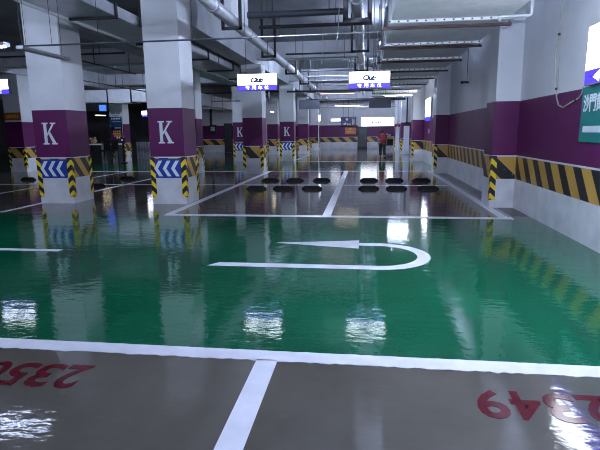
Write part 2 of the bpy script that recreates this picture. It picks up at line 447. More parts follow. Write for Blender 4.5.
# ------------------------------------------------------------------ columns
def K_mesh(x0, y, z0, w, h):
    P = [  # serif K, unit box
        [(0.0, 0), (0.42, 0), (0.42, 0.055), (0.31, 0.07), (0.31, 0.93), (0.42, 0.945), (0.42, 1), (0.0, 1), (0.0, 0.945), (0.11, 0.93), (0.11, 0.07), (0.0, 0.055)],
        [(0.31, 0.38), (0.31, 0.50), (0.70, 0.93), (0.58, 0.945), (0.58, 1), (0.96, 1), (0.96, 0.945), (0.84, 0.93), (0.44, 0.50)],
        [(0.38, 0.53), (0.52, 0.60), (0.90, 0.07), (1.0, 0.055), (1.0, 0), (0.58, 0), (0.58, 0.055), (0.66, 0.07)]]
    mb = MB()
    for p in P: mb.prism([(a * w, b * h) for a, b in p], (x0, y, z0), EX, EZ, -EY, 0.004)
    return mb

def guard_part(par, lx, ly, sx, sy, z0=0.17, z1=ZS + 0.02, w=0.10):
    """L-section at corner (lx,ly) in the parent's frame, wings running along -sx and -sy"""
    t = 0.014
    mb = MB()
    mb.box(min(-sx * w, sx * t), max(-sx * w, sx * t), min(0, sy * t), max(0, sy * t), z0, z1)
    mb.box(min(0, sx * t), max(0, sx * t), min(-sy * w, 0), max(-sy * w, 0), z0, z1)
    return mb.build('corner_guard', m_guard, par, (lx, ly, 0))

def column(xc, y0, label, group, K=False, chev=False, w=0.8, sign=None, height=4.248):
    root = empty('column', (xc, y0 + w / 2, 0), label, 'column', group)
    h = w / 2
    mb = banded(MB(), -h, h, -h, h, height)
    sm = m_stripe_col if K else m_stripe_big2
    mb.build('shaft', [m_low, m_purple, sm, m_white], root)
    for sx, sy in ((-1, -1), (1, -1), (1, 1)): guard_part(root, sx * h, sy * h, sx, sy)
    if K:
        K_mesh(-h + 0.22, -h - 0.0005, 1.42, 0.37, 0.51).build('letter', m_letter, root)['label'] = 'white serif letter K'
    if chev:
        pn = MB().box(-h + 0.045, h - 0.10, -h - 0.012, -h - 0.001, ZB + 0.0, ZS - 0.02).build('chevron_board', m_blue, root)
        pn['label'] = 'blue board with three white left-pointing chevrons'
        bw = w - 0.145; z0 = ZB + 0.04; z1 = ZS - 0.06; zm = (z0 + z1) / 2
        for k in range(3):
            x = -h + 0.075 + k * 0.205
            MB().prism([(x, zm), (x + 0.115, z1), (x + 0.205, z1), (x + 0.09, zm), (x + 0.205, z0), (x + 0.115, z0)],
                       (0, -h - 0.012, 0), EX, EZ, -EY, 0.003).build('chevron', m_signwhite, pn)
    return root
m_stripe_big2 = stripes('hazard_stripes_column_back', 1, 1, 0.95, 0.80, YEL, BLK, 0.5, off=0.2)
G_COL = 'square purple and white columns'
column(-7.43, 10.98, 'nearest left column with a white K and blue chevrons', G_COL, True, True, w=0.87, height=CEIL - 0.001)
column(-4.57, 11.0, 'near column with white K and blue chevrons, right of the nearest one', G_COL, True, True, w=0.83, height=CEIL - 0.001)
column(-7.20, 19.45, 'purple and white column mostly hidden behind the second near K column', G_COL, w=0.8)
column(-4.48, 19.45, 'shadowed column without a letter, behind the left hanging lit sign', G_COL)
column(-7.17, 27.9, 'far K column half hidden by the unlettered middle column', G_COL, True, True)
column(-4.44, 27.9, 'far K column with blue chevrons, fully visible right of middle column', G_COL, True, True)
column(-6.86, 36.3, 'distant column seen between the middle column and the far K column', G_COL)
column(-4.75, 37.6, 'distant striped column just right of the far K column', G_COL)
column(-4.55, 44.6, 'most distant column, by the back wall near its left end', G_COL)
cA = column(-15.55, 20.4, 'column at far left edge carrying a brown-orange board', G_COL)
cB = column(-14.62, 27.9, 'column behind the service counter carrying the notice board', G_COL)

# right-hand wall pilasters
G_PIL = 'wall pilasters on the right'
def pilaster(y0, label, xf=2.645, dep=0.75, top=4.449):
    root = empty('wall_pilaster', (XW, y0, 0), label, 'pilaster', G_PIL)
    banded(MB(), xf - XW, -0.001, 0, dep, top).build('shaft', [m_low, m_purple, m_stripe_pil, m_white], root)
    guard_part(root, xf - XW, 0, -1, -1)
    return root
m_stripe_pil = stripes('hazard_stripes_pilaster', 1, -1, 1.05, 0.80, YEL, BLK, 0.55, off=-0.25)
pilaster(10.86, 'nearest wall pilaster on the right, behind the big duct end', top=CEIL - 0.001)
pilaster(19.6, 'second wall pilaster, just before the far lit wall advert', 2.63)
pilaster(27.9, 'third wall pilaster, right of the white pipe posts', 2.52)
pilaster(36.6, 'fourth wall pilaster, behind the nearer white pipe post', 2.50)
pilaster(44.0, 'last wall pilaster, at the end of the right wall', 2.45)

# ------------------------------------------------------------------ wheel stops
def wheel_stop_mesh():
    mb = MB(); L = 0.30; W = 0.075; H = 0.10
    prof = [(-W, 0), (W, 0), (W * 0.75, H * 0.8), (W * 0.5, H), (-W * 0.5, H), (-W * 0.75, H * 0.8)]
    xs = [(-L, 0.35), (-L + 0.11, 1.0), (L - 0.11, 1.0), (L, 0.35)]
    vs = [(x, p[0] * k, p[1] * (k if p[1] > 0 else 1)) for x, k in xs for p in prof]
    n = len(prof)
    fs = [(i * n + k, i * n + (k + 1) % n, (i + 1) * n + (k + 1) % n, (i + 1) * n + k) for i in range(3) for k in range(n)]
    fs += [tuple(range(n - 1, -1, -1)), tuple(range(3 * n, 4 * n))]
    return mb.add(vs, fs)
G_WS = 'black rubber wheel stops in the far bays'
spots = [(-3.19, 14.15, 'near-row wheel stop, leftmost of the middle bay'), (-2.40, 14.18, 'near-row wheel stop, centre of three left of the divider'),
         (-1.545, 14.2, 'near-row wheel stop just left of the bay divider'), (0.10, 14.26, 'near-row wheel stop just right of the bay divider'),
         (0.89, 14.28, 'near-row wheel stop, centre of three right of the divider'), (1.78, 14.31, 'near-row wheel stop closest to the right wall'),
         (-3.22, 16.54, 'back-row wheel stop, leftmost of the middle bay'), (-2.38, 16.55, 'back-row wheel stop, centre of three left of the divider'),
         (-1.47, 16.57, 'back-row wheel stop just left of the bay divider'), (0.12, 16.6, 'back-row wheel stop just right of the bay divider'),
         (0.96, 16.6, 'back-row wheel stop, centre of three right of the divider'), (1.84, 16.62, 'back-row wheel stop closest to the right wall'),
         (-12.45, 16.77, 'wheel stop at far left, beside the nearest K column'), (-8.75, 17.2, 'back-row wheel stop seen between the two nearest K columns'),
         (-8.55, 14.7, 'near-row wheel stop seen right of the nearest K column')]
ws0 = wheel_stop_mesh().build('wheel_stop', m_black)
MB().tube([(0.16, 0, 0.098), (0.16, 0, 0.106)], 0.018).build('bolt', m_dark, ws0); MB().tube([(-0.16, 0, 0.098), (-0.16, 0, 0.106)], 0.018).build('bolt', m_dark, ws0)
for i, (x, y, lab) in enumerate(spots):
    o = ws0 if i == 0 else copy_tree(ws0)
    o.location = (x, y, 0.004 if abs(y - 15.27) < 0.2 else 0.0); o.rotation_euler = (0, 0, random.uniform(-0.03, 0.03))
    tag(o, 'black rubber ' + lab, 'wheel stop', G_WS, 'thing')

# ------------------------------------------------------------------ hanging lit signs over the bays
def hanging_sign(xc, y, z0, z1, w, label, lit=True, title='Club', rods=(-0.24, 0.24), ztop=CEIL):
    root = empty('hanging_sign', (xc, y, z0), label, 'sign', 'signs hung over the bays')
    H = z1 - z0
    MB().box(-w / 2, w / 2, 0, 0.10, 0, H).build('case', m_panel, root)
    if lit:
        MB().box(-w / 2 + 0.008, w / 2 - 0.008, -0.004, -0.0005, H * 0.33, H - 0.008).build('lit_face', e_white, root)['label'] = 'glowing white upper face'
        bs = MB().box(-w / 2 + 0.008, w / 2 - 0.008, -0.004, -0.0005, 0.008, H * 0.33).build('blue_strip', e_blue, root)
        glyphs('专用车位', (-w * 0.32, -0.006, H * 0.055), EX, EZ, -EY, w * 0.64, H * 0.235, 0.002, cellwise=True, gap=0.3, fat=0.002).build('lettering', e_whiteglyph, bs)
        glyphs(title, (-w * 0.16, -0.006, H * 0.45), EX, EZ, -EY, w * 0.32, H * 0.34, 0.002, shear=0.3, fat=0.07).build('lettering', m_text, root)
    for x in rods: MB().tube([(x, 0.05, H), (x, 0.05, ztop - z0)], 0.006, 6).build('hanger_rod', m_dark, root)
    return root
hanging_sign(-2.315, 10.6, 2.527, 2.872, 0.86, 'white and blue lit sign hanging over the left of the two middle bays')
hanging_sign(0.055, 10.6, 2.517, 2.86, 0.85, 'white and blue lit sign hanging over the bay next to the duct', rods=(0.08, 0.20))
hanging_sign(-8.53, 10.6, 2.575, 2.91, 0.86, 'white and blue lit sign cut by the left picture edge')
hanging_sign(-2.61, 23.0, 2.67, 3.08, 0.95, 'dark back of a hanging sign right of the far K column', False)
hanging_sign(0.61, 23.0, 2.67, 3.06, 0.98, 'dark back of a hanging sign above the walking person', False, ztop=3.545)

# ------------------------------------------------------------------ signs on the right wall
def wall_advert(y0, y1, z0, zb, z1, label, arrow):
    root = empty('wall_lightbox', (XW, (y0 + y1) / 2, z0), label, 'lit sign', 'lit adverts on the right wall')
    L = (y1 - y0) / 2
    MB().box(-0.09, -0.001, -L, L, 0, z1 - z0).build('case', m_galv, root)
    MB().box(-0.095, -0.0905, -L + 0.012, L - 0.012, zb - z0, z1 - z0 - 0.012).build('lit_face', e_box, root)
    bs = MB().box(-0.095, -0.0905, -L + 0.012, L - 0.012, 0.012, zb - z0).build('blue_strip', e_blue, root)
    h = zb - z0
    if arrow:
        MB().prism([(0.26, h * 0.48), (0.46, h * 0.86), (0.46, h * 0.62), (0.9, h * 0.62), (0.9, h * 0.34), (0.46, h * 0.34), (0.46, h * 0.10)], (-0.095, L, 0), -EY, EZ, -EX, 0.002).build('arrow', e_whiteglyph, bs)
    mb = MB()
    for k in range(4):
        zz = z1 - z0 - 0.18 - 0.17 * k
        mb.prism([(0.16, zz), (0.16 + (0.13, 0.2, 0.12, 0.16)[k], zz), (0.16 + (0.13, 0.2, 0.12, 0.16)[k], zz + 0.012), (0.16, zz + 0.012)], (-0.095, L, 0), -EY, EZ, -EX, 0.002)
    mb.build('lettering', m_text, root)
    return root
wall_advert(5.2, 7.62, 2.24, 2.44, 3.03, 'large lit wall advert with white arrow at the right picture edge', True)
wall_advert(24.6, 26.6, 2.11, 2.33, 3.2, 'smaller-looking far lit wall advert beyond the second pilaster', False)
# green direction board
root = empty('direction_board', (XW, 7.79, 1.46), 'green board with white Chinese characters under the near lit advert', 'sign')
MB().box(-0.03, -0.001, -1.6, 0, 0, 0.765).build('panel', m_teal, root)
glyphs('沙門黄', (-0.031, -0.06, 0.42), -EY, EZ, -EX, 0.60, 0.24, 0.003, cellwise=True, gap=0.05, fat=0.022).build('lettering', m_signwhite, root)
MB().prism([(0.11, 0.135), (1.2, 0.135), (1.2, 0.225), (0.11, 0.225)], (-0.031, 0, 0), -EY, EZ, -EX, 0.003).build('white_bar', m_signwhite, root)
# small notices
tag(MB().box(XW - 0.012, XW - 0.001, 28.72, 29.3, 1.5, 2.16).build('wall_notice', m_signwhite), 'narrow white notice on purple wall beyond third pilaster', 'notice', kind='thing')
tag(MB().box(XW - 0.012, XW - 0.001, 25.45, 25.8, 1.5, 1.72).build('wall_notice', m_signwhite), 'small pale notice below the far lit wall advert', 'notice', kind='thing')

# looped cable and conduit on the right wall
pts = [(8.91, 5.0), (8.91, 3.7), (8.95, 3.2), (9.02, 3.0), (9.02, 2.75), (8.93, 2.45), (8.86, 2.30), (8.84, 2.16), (8.72, 2.03), (8.52, 1.98), (8.3, 2.03), (8.1, 2.07), (7.95, 2.09), (7.86, 2.15), (7.82, 2.24)]
cb = tag(MB().tube([(XW - 0.016, y, z) for y, z in pts], 0.011, 8).build('wall_cable', m_cream, smooth=True), 'cream cable hanging in a loop beside the near lit advert', 'cable', kind='thing')
for y, z in ((8.95, 3.17), (8.86, 2.30), (8.05, 2.08)):
    MB().box(XW - 0.034, XW - 0.001, y - 0.02, y + 0.02, z - 0.018, z + 0.018).build('clip', m_dark, cb)
MB().tube([(XW - 0.012, 8.90, 3.6), (XW - 0.012, 8.83, 2.2)], 0.005, 6).build('thin_wire', m_cream, cb)

# security camera on the right wall
root = empty('security_camera', (XW, 16.3, 3.1), 'small dark security camera on rod on the right wall', 'camera')
MB().tube([(-0.05, 0, 0.02), (-0.05, 0, 1.0)], 0.008, 8).build('rod', m_dark, root)
MB().box(-0.10, -0.001, -0.06, 0.06, -0.03, 0.02).build('bracket', m_dark, root)
MB().tube([(-0.08, -0.02, 0.0), (-0.22, -0.22, -0.02)], 0.035, 12).tube([(-0.22, -0.22, -0.02), (-0.25, -0.26, -0.025)], [0.04, 0.045], 12).build('camera_body', m_dark, root)

# ------------------------------------------------------------------ big flanged duct on the right
def right_duct():
    root = empty('air_duct', (1.42, 2.0, 3.55), 'large pale flanged air duct running along the right side overhead', 'duct')
    x0, x1 = -1.0, 1.0; z0, z1 = 0.0, 0.78; y_end = 28.0
    MB().box(x0, x1, 0, y_end, z0, z1).build('duct_body', m_duct, root)
    k = 0; y = 9.28 - 2.0 - 2.34 * 3
    while y < y_end:
        if y > 0.02:
            e = 0.05
            MB().box(x0 - e, x1 + e, y - 0.045, y + 0.045, z0 - e, z0 - 0.001).box(x0 - e, x1 + e, y - 0.045, y + 0.045, z1 + 0.001, z1 + e)\
                .box(x0 - e, x0 - 0.001, y - 0.045, y + 0.045, z0 - 0.001, z1 + 0.001).box(x1 + 0.001, x1 + e, y - 0.045, y + 0.045, z0 - 0.001, z1 + 0.001)\
                .build('flange', m_flange, root)
            yb = y + 0.50
            if yb < y_end:
                MB().box(x0 - 0.14, x1 + (0.16 if yb < 16 else 0.04), yb, yb + 0.07, z0 - 0.05, z0 - 0.002).build('support_bar', m_brown, root)
                for xx in (x0 - 0.10, x1 + (0.12 if yb < 16 else 0.025)):
                    MB().tube([(xx, yb + 0.035, -0.03), (xx, yb + 0.035, CEIL - 3.55)], 0.010, 6).build('hanger_rod', m_dark, root)
        y += 2.34
    return root
right_duct()
# white pipe elbow passing the duct end
root = empty('drain_pipe', (2.2, 9.12, 3.44), 'thin white pipe with elbows by the near duct flange', 'pipe')
MB().tube([(0.0, 0, 0.0), (0.0, 0, 0.045), (0.012, 0, 0.065), (0.035, 0, 0.075), (0.46, 0, 0.075), (0.495, 0, 0.085), (0.51, 0, 0.115), (0.515, 0, 0.16), (0.515, 0, CEIL - 3.44)], 0.024, 10).build('pipe', m_pipewhite, root, smooth=True)
MB().tube([(0.515, 0, 0.20), (0.515, 0, 0.25)], 0.031, 10).build('coupling', m_pipewhite, root)
MB().tube([(0.40, 0, 0.075), (0.44, 0, 0.075)], 0.031, 10).build('coupling', m_pipewhite, root)

# ------------------------------------------------------------------ duct between the two near column rows
root = empty('air_duct', (-5.58, 3.0, 4.0), 'shiny grey duct with a rim painted white as if lit between the two column rows', 'duct')
MB().box(-0.50, 0.50, 0, 24.0, 0, 0.22).build('duct_body', m_ductdull, root)
MB().box(-0.55, -0.501, 0, 24.0, -0.05, 0.03).build('rim', m_pipewhite, root)  # plain white colour stands in for light along this edge
for y in range(1, 24, 3):
    MB().box(-0.535, 0.535, y - 0.04, y + 0.04, -0.045, -0.001).box(0.501, 0.535, y - 0.04, y + 0.04, -0.001, 0.25).build('flange', m_dark, root)
for y in range(2, 24, 3):
    for x in (-0.50, 0.50): MB().tube([(x * 1.1, y, 0), (x * 1.1, y, CEIL - 4.0)], 0.010, 6).build('hanger_rod', m_dark, root)
# short boxed panel above the pipe
root = empty('boxed_panel', (-3.30, 11.5, 4.3), 'pale boxed panel hanging just above the slanting silver pipe', 'panel')
MB().box(-0.2, 0.24, 0, 1.65, 0, 0.749).build('panel_body', m_duct, root)
MB().box(0.241, 0.255, 0, 1.65, -0.012, 0.012).build('rim', m_pipewhite, root)

# ------------------------------------------------------------------ silver pipes along the garage
def silver_pipe(x, z, r, y0, y1, hy, label, hw=0.20, hd=0.30):
    root = empty('silver_pipe', (x, y0, z), label, 'pipe', 'silver ceiling pipes')
    MB().tube([(0, 0, 0), (0, y1 - y0, 0)], r, 16).build('pipe', m_pipe, root, smooth=True)
    y = 3.0
    while y < y1 - y0:
        MB().tube([(0, y, 0), (0, y + 0.12, 0)], r + 0.018, 16).build('coupling', m_galv, root, smooth=True); y += 2.9
    for h in hy:
        t = 0.033; yy = h - y0
        mb = MB()
        mb.box(-hw - t, -hw + t, yy - t, yy + t, -r - 0.07, CEIL - z - 0.002).box(hw - t, hw + t, yy - t, yy + t, -r - 0.07, CEIL - z - 0.002)
        mb.box(-hw - t, hw + t, yy - t, yy + t, -r - 0.07, -r - 0.005)
        mb.build('hanger', m_dark, root)
    return root
silver_pipe(-3.02, 4.12, 0.13, 4.0, 38.0, [7.6, 11.35, 15.65, 20.3, 24.7, 29.0], 'silver pipe slanting from top centre-left to the far middle')
silver_pipe(-0.21, 4.13, 0.125, 4.0, 34.0, [8.3, 11.25, 15.3, 20.1, 24.7, 29.0], 'silver pipe running straight away above the picture centre', 0.24)
# thicker clamp collar on the centre pipe
root = empty('pipe_clamp', (-0.21, 10.85, 4.13), 'dark clamp frame around the centre silver pipe at picture top', 'clamp')
MB().box(-0.30, -0.24, 0, 0.3, -0.22, 0.30).box(0.24, 0.30, 0, 0.3, -0.22, 0.30).box(-0.30, 0.30, 0, 0.3, -0.26, -0.17).box(-0.30, 0.30, 0, 0.3, 0.29, 0.92).build('frame', m_dark, root)

def cross_bar(x0, x1, y, z, r, m, label, cat='pipe', group='dark pipes across the ceiling', name='ceiling_pipe'):
    root = empty(name, (x0, y, z), label, cat, group)
    MB().tube([(0, 0, 0), (x1 - x0, 0, 0)], r, 10).build('pipe', m, root, smooth=True)
    for x in (0.15 * (x1 - x0), 0.85 * (x1 - x0)):
        MB().tube([(x, 0, r * 0.8), (x, 0, CEIL - z - 0.001)], 0.011, 6).build('hanger_rod', m_dark, root)
    return root
cross_bar(-2.85, -0.40, 10.4, 4.62, 0.035, m_dark, 'thin dark pipe between the silver pipes, highest at picture top')
cross_bar(-2.85, -0.55, 12.2, 4.40, 0.075, m_panel, 'thick dark bluish pipe between the silver pipes near picture top')
cross_bar(-2.80, -0.45, 13.3, 4.34, 0.045, m_dark, 'dark pipe just below the thick bluish ceiling pipe')
cross_bar(-2.75, -0.42, 17.3, 4.25, 0.03, m_dark, 'thin dark pipe before the first lit cross beam')
cross_bar(-2.75, -0.42, 21.8, 4.22, 0.035, m_dark, 'dark pipe across ceiling beyond the first cross beam')
cross_bar(-2.75, -0.42, 23.8, 4.0, 0.03, m_galv, 'grey pipe across the ceiling above the dark hanging sign backs')
cross_bar(-4.1, 0.3, 26.0, 3.70, 0.05, m_dark, 'dark pipe crossing above the far warm lamp')
cross_bar(-4.0, 2.3, 30.5, 3.5, 0.07, m_dark, 'dark thick pipe crossing behind the dark hanging sign backs')
cross_bar(-4.0, 2.3, 33.5, 3.72, 0.06, m_panel, 'bluish pipe crossing the ceiling far down the garage')
cross_bar(-4.0, 2.4, 40.0, 3.55, 0.05, m_galv, 'pale pipe crossing just before the back wall')
cross_bar(-14.0, -8.0, 16.2, 4.30, 0.03, m_dark, 'thin dark pipe across the left ceiling, behind nearest column')
cross_bar(-14.0, -5.3, 23.3, 3.82, 0.035, m_dark, 'dark pipe across left ceiling above the pale boxed duct')
cross_bar(-14.0, -5.3, 30.9, 4.1, 0.05, m_dark, 'dark pipe far left behind the pale boxed duct')

for x0, x1, y, z, rr, lab in ((-2.7, -0.5, 19.0, 4.30, 0.02, 'thin pale conduit under the first cross beam'), (-2.75, -0.42, 22.4, 4.05, 0.03, 'pale conduit crossing above the left dark sign back'),
                              (-2.75, -0.42, 28.5, 4.2, 0.035, 'pale conduit under the second cross beam'), (-2.7, -0.42, 25.2, 4.3, 0.025, 'thin pale conduit high between the cross beams')):
    cross_bar(x0, x1, y, z, rr, m_galv, lab, group='pale conduits across the ceiling')
tag(MB().tube([(-4.08, 43.2, 0.0), (-4.08, 43.2, 4.2)], 0.035, 8).build('bright_edge_rod', m_pipewhite), 'thin white rod added for the bright corner of the most distant column', 'pipe', kind='thing')  # white rod standing in for the bright corner edge of the column

# thin conduit along X with its two batten lamps at the left
root = empty('lighting_conduit', (-5.36, 7.36, 3.005), 'long thin conduit hanging across the upper picture', 'conduit')
MB().tube([(0, 0, 0), (3.7, 0, 0)], 0.013, 8).build('conduit', m_panel, root)  # dark colour imitates the dim left length
MB().tube([(3.7, 0, 0), (5.55, 0, 0.012)], 0.009, 8).build('conduit_painted_lit', m_galv, root)  # paler steel imitates light caught by this length
for x in (0.05, 0.55, 1.32, 2.8, 4.1, 5.45):
    MB().tube([(x, 0, 0.01), (x, 0, (3.99 if x < 0.1 else CEIL) - 3.005)], 0.004, 6).build('hanger_wire', m_dark, root)

def batten(x, y, z, L, along, label, tube_m, trough=True, rods=True, drop=0.016, ztop=CEIL):
    """trough batten: housing, tube, end caps, hanger rods"""
    root = empty('batten_lamp', (x, y, z), label, 'lamp', 'batten lamps under the ceiling', 0.0 if along == 'x' else math.pi / 2)
    h = L / 2
    if trough:
        P = [(-0.03, 0.05), (0.03, 0.05), (0.075, 0.0), (0.068, 0.0), (0.027, 0.044), (-0.027, 0.044), (-0.068, 0.0), (-0.075, 0.0)]
        mb = MB()
        n = len(P)
        vs = [(xx, p[0], p[1]) for xx in (-h, h) for p in P]
        fs = [(k, (k + 1) % n, n + (k + 1) % n, n + k) for k in range(n)]
        mb.add(vs, fs)
        mb.box(-h - 0.004, -h, -0.06, 0.06, 0.0, 0.05).box(h, h + 0.004, -0.06, 0.06, 0.0, 0.05)
        mb.build('housing', m_galv, root)
        MB().box(-h + 0.02, h - 0.02, -0.016, 0.016, -drop, 0.018).build('tube', tube_m, root)
    else:
        MB().box(-h, h, -0.03, 0.03, 0.012, 0.06).build('housing', m_galv, root)
        MB().tube([(-h + 0.02, 0, -0.006), (h - 0.02, 0, -0.006)], 0.016, 8).build('tube', tube_m, root)
    if rods:
        for xx in (-h * 0.75, h * 0.75): MB().tube([(xx, 0, 0.05), (xx, 0, ztop - z - 0.001)], 0.004, 6).build('hanger_rod', m_dark, root)
    return root
batten(-5.33, 7.95, 2.96, 1.25, 'y', 'grey batten lamp hanging in front of the nearest column, upper left', m_tubeoff, drop=0.0, ztop=3.99)
batten(-5.43, 6.35, 2.825, 1.25, 'x', 'lit batten lamp end at the left picture edge', e_tubehung, ztop=3.99)
batten(-1.03, 18.05, 2.98, 1.25, 'x', 'pinkish lit batten lamp above the middle bays, nearer one', e_pink)
batten(-1.00, 26.5, 2.98, 1.3, 'x', 'warm yellow lit batten lamp above the middle, farther one', e_yell)
batten(-6.02, 21.15, 2.96, 1.28, 'x', 'dark-sided batten lamp seen left of the unlettered middle column', m_tubeoff, drop=0.0, ztop=3.99)
batten(-6.23, 33.0, 2.98, 1.2, 'y', 'small lit batten lamp right of the middle column', e_yell, drop=0.03)
batten(-19.0, 34.0, 2.98, 1.3, 'y', 'lit batten lamp over the dark area behind the counter', e_yell, drop=0.02)
batten(-24.0, 36.0, 2.98, 1.3, 'y', 'distant lit batten lamp at the far left', e_yell, drop=0.02)
# unseen lamps behind and beside the camera, for fill on the column fronts
k = 0
for y, xs in ((4.6, (-8.6, -4.1)), (0.0, (-8.6, -4.0, 0.6))):
    for x in xs:
        k += 1
        batten(x, y, 3.75, 1.3, 'x', 'unseen batten lamp over the bays behind the camera', e_tube, trough=False)
# lamps farther down, above the ducts' undersides
for x, y, lab in ((1.5, 24.6, 'batten lamp under the far part of the big right duct'), 
                  (-11.6, 30.0, 'unseen batten lamp in the left bays beyond the second lane')):  # the left one stays out of sight behind a column
    batten(x, y, 3.3, 1.3, 'x', lab, e_lane, drop=0.012, ztop=3.54 if lab.startswith('batten lamp under') else CEIL)

batten(1.45, 4.5, 2.88, 1.3, 'x', 'unseen fill lamp added under the near part of the big right duct', e_fill_near, trough=False, ztop=3.495)  # added out of frame to brighten the duct underside and near wall
for y, lab in ((9.6, 'unseen fill lamp added over the big right duct, nearest'), (15.6, 'unseen fill lamp added over the big right duct, middle'), (24.0, 'unseen fill lamp added over the big right duct, farthest')):
    batten(0.85, y, 4.66, 1.3, 'y', lab, e_fill_far, trough=False)  # added out of sight to light the right faces of the columns
# unseen fill lamps added under the ceiling to brighten it, columns and back walls
for x, y, lab in ((-1.5, 6.6, 'unseen ceiling fill lamp over the green lane, middle'), (-8.6, 7.4, 'unseen ceiling fill lamp over the green lane, left'),
                  (-1.9, 21.0, 'unseen ceiling fill lamp behind the first cross beam, middle'), (-11.6, 21.0, 'unseen ceiling fill lamp behind the first cross beam, left'),
                  (-1.6, 29.4, 'unseen ceiling fill lamp behind the second cross beam, middle'), (-1.6, 37.8, 'unseen ceiling fill lamp behind the third cross beam, middle'),
                  (1.4, 29.4, 'unseen ceiling fill lamp behind the second cross beam, right'), (1.0, 38.0, 'unseen ceiling fill lamp behind the third cross beam, right')):
    batten(x, y, 4.2 if y < 10 else 4.78, 1.3, 'x', lab, e_fill_coffer if y < 10 else e_fill_far, trough=False)

# thin wires hanging under the ceiling
for i, (x, y, z0, lab) in enumerate(((-0.60, 11.0, 3.55, 'pale wire hanging between the two silver pipes, longest'), (-1.05, 9.4, 4.2, 'short pale wire dangling left of the longest wire'),
                                     (-1.25, 14.5, 3.5, 'thin wire hanging in the ceiling middle, left of the longest'))):
    tag(MB().tube([(x, y, CEIL), (x + 0.01, y, (z0 + CEIL) / 2), (x - 0.02, y, z0 + 0.1), (x - 0.05, y, z0)], 0.008, 6).build('hanging_wire', m_cream), lab, 'wire', 'wires dangling from the ceiling', 'thing')

# sprinkler lines at left
def sprinkler(x, y0, y1, z, label, heads):
    root = empty('sprinkler_pipe', (x, y0, z), label, 'pipe', 'sprinkler pipes on the left')
    MB().tube([(0, 0, 0), (0, y1 - y0, 0)], 0.022, 8).build('pipe', m_dark, root)
    for h in heads:
        MB().tube([(0, h, 0), (0, h, 0.5)], 0.016, 8).build('riser', m_dark, root); MB().tube([(0, h, 0.48), (0, h, CEIL - z)], 0.008, 6).build('hanger_rod', m_dark, root)
    return root
sprinkler(-9.0, 13.0, 19.0, 3.95, 'dark sprinkler pipe right of the nearest column', (0.5, 3.0, 5.5))
sprinkler(-10.9, 17.0, 26.0, 3.7, 'lower sprinkler pipe farther left behind the nearest column', (1.0, 4.0, 7.5))
sprinkler(-9.3, 9.0, 12.0, 3.6, 'sprinkler pipe at the left edge beside the nearest column', (0.5, 2.5))

# boxed duct at far left and the duct along the left aisle
root = empty('air_duct', (-13.9, 26.2, 3.36), 'pale boxed duct across far left above the counter', 'duct')
MB().box(-3.6, 1.95, 0.05, 0.85, 0.02, 0.68).build('duct_body', m_duct, root)
MB().box(-0.22, 1.1, 0.0, 0.9, -0.03, 0.76).build('duct_section', m_duct, root)
for x in (-0.24, 1.12): MB().box(x - 0.03, x + 0.03, -0.03, 0.93, -0.05, 0.79).build('flange', m_dark, root)
for x in (-2.8, -0.9, 0.5, 1.7): MB().tube([(x, 0.4, 0.68), (x, 0.4, CEIL - 3.361)], 0.012, 6).build('hanger_rod', m_dark, root)
root = empty('air_duct', (-10.0, 28.4, 3.27), 'pale duct along the left aisle between near K column and middle column', 'duct')
MB().box(-0.5, 0.5, 0, 11.5, 0, 0.66).build('duct_body', m_duct, root)
for y in (1.8, 4.2, 6.6, 9.0): MB().box(-0.54, 0.54, y - 0.03, y + 0.03, -0.03, 0.69).build('flange', m_ductdull, root)
for y in (3.0, 8.0): MB().tube([(0, y, 0.66), (0, y, CEIL - 3.271)], 0.012, 6).build('hanger_rod', m_dark, root)
# electric meter box with conduit
root = empty('meter_box', (-12.82, 41.0, 1.55), 'grey meter box with conduit on the far left wall', 'electric box')
MB().box(-0.30, 0.30, -0.2, -0.001, 0, 0.75).build('box', m_dark, root, bevel=0.01)
MB().box(-0.18, 0.18, -0.212, -0.201, 0.25, 0.6).build('cover', m_ductdull, root)
MB().tube([(-0.15, -0.10, 0.75), (-0.15, -0.10, 2.1)], 0.09, 10).build('conduit', m_dark, root)

# convex mirror on the middle column's right
root = empty('convex_mirror', (-3.99, 20.5, 3.1), 'round dark convex mirror beside the unlettered middle column', 'mirror')
MB().ball((0, 0, 0), 0.05, 0.19, 0.23, 16, 10).build('mirror_face', m_panel, root, smooth=True)
MB().tube([(-0.02, 0, 0), (-0.10, -0.25, 0)], 0.02, 8).build('bracket', m_dark, root)

# ------------------------------------------------------------------ far wall signs
root = empty('wall_lightbox', (1.06, FY1, 2.08), 'long white lit advert on the back wall above the door', 'lit sign')
MB().box(-1.55, 1.56, -0.14, -0.001, 0, 0.84).build('case', m_galv, root)
MB().box(-1.53, 1.54, -0.146, -0.141, 0.02, 0.82).build('lit_face', e_backbox, root)
mb = MB()
for k, (u, w_, h_) in enumerate(((0, .16, .16), (.18, .12, .12), (.33, .08, .10), (.44, .10, .10), (.57, .16, .15), (.75, .16, .15))): mb.box(-0.56 + u, -0.56 + u + w_, -0.149, -0.1465, 0.31, 0.31 + h_)
mb.build('lettering', m_text, root)
root = empty('hanging_sign', (-1.65, 47.3, 2.13), 'navy hanging direction sign before the back wall', 'sign')
MB().box(-0.70, 0.72, 0, 0.08, 0, 0.84).build('panel', m_navy, root)
mb = MB()
for u, z, w_, h_ in ((-0.45, .12, .10, .16), (-.30, .12, .10, .20), (-.10, .10, .10, .12), (.08, .12, .14, .1), (.38, .12, .08, .55), (.5, .2, .06, .4)): mb.box(u, u + w_, -0.004, -0.0005, z, z + h_)
mb.tube([(-0.15, -0.0005, 0.6), (-0.15, -0.004, 0.6)], 0.12, 14)
mb.build('lettering', m_signwhite, root)
for x in (-0.5, 0.0, 0.5): MB().tube([(x, 0.04, 0.84), (x, 0.04, CEIL - 2.131)], 0.02, 6).build('hanger_rod', m_dark, root)
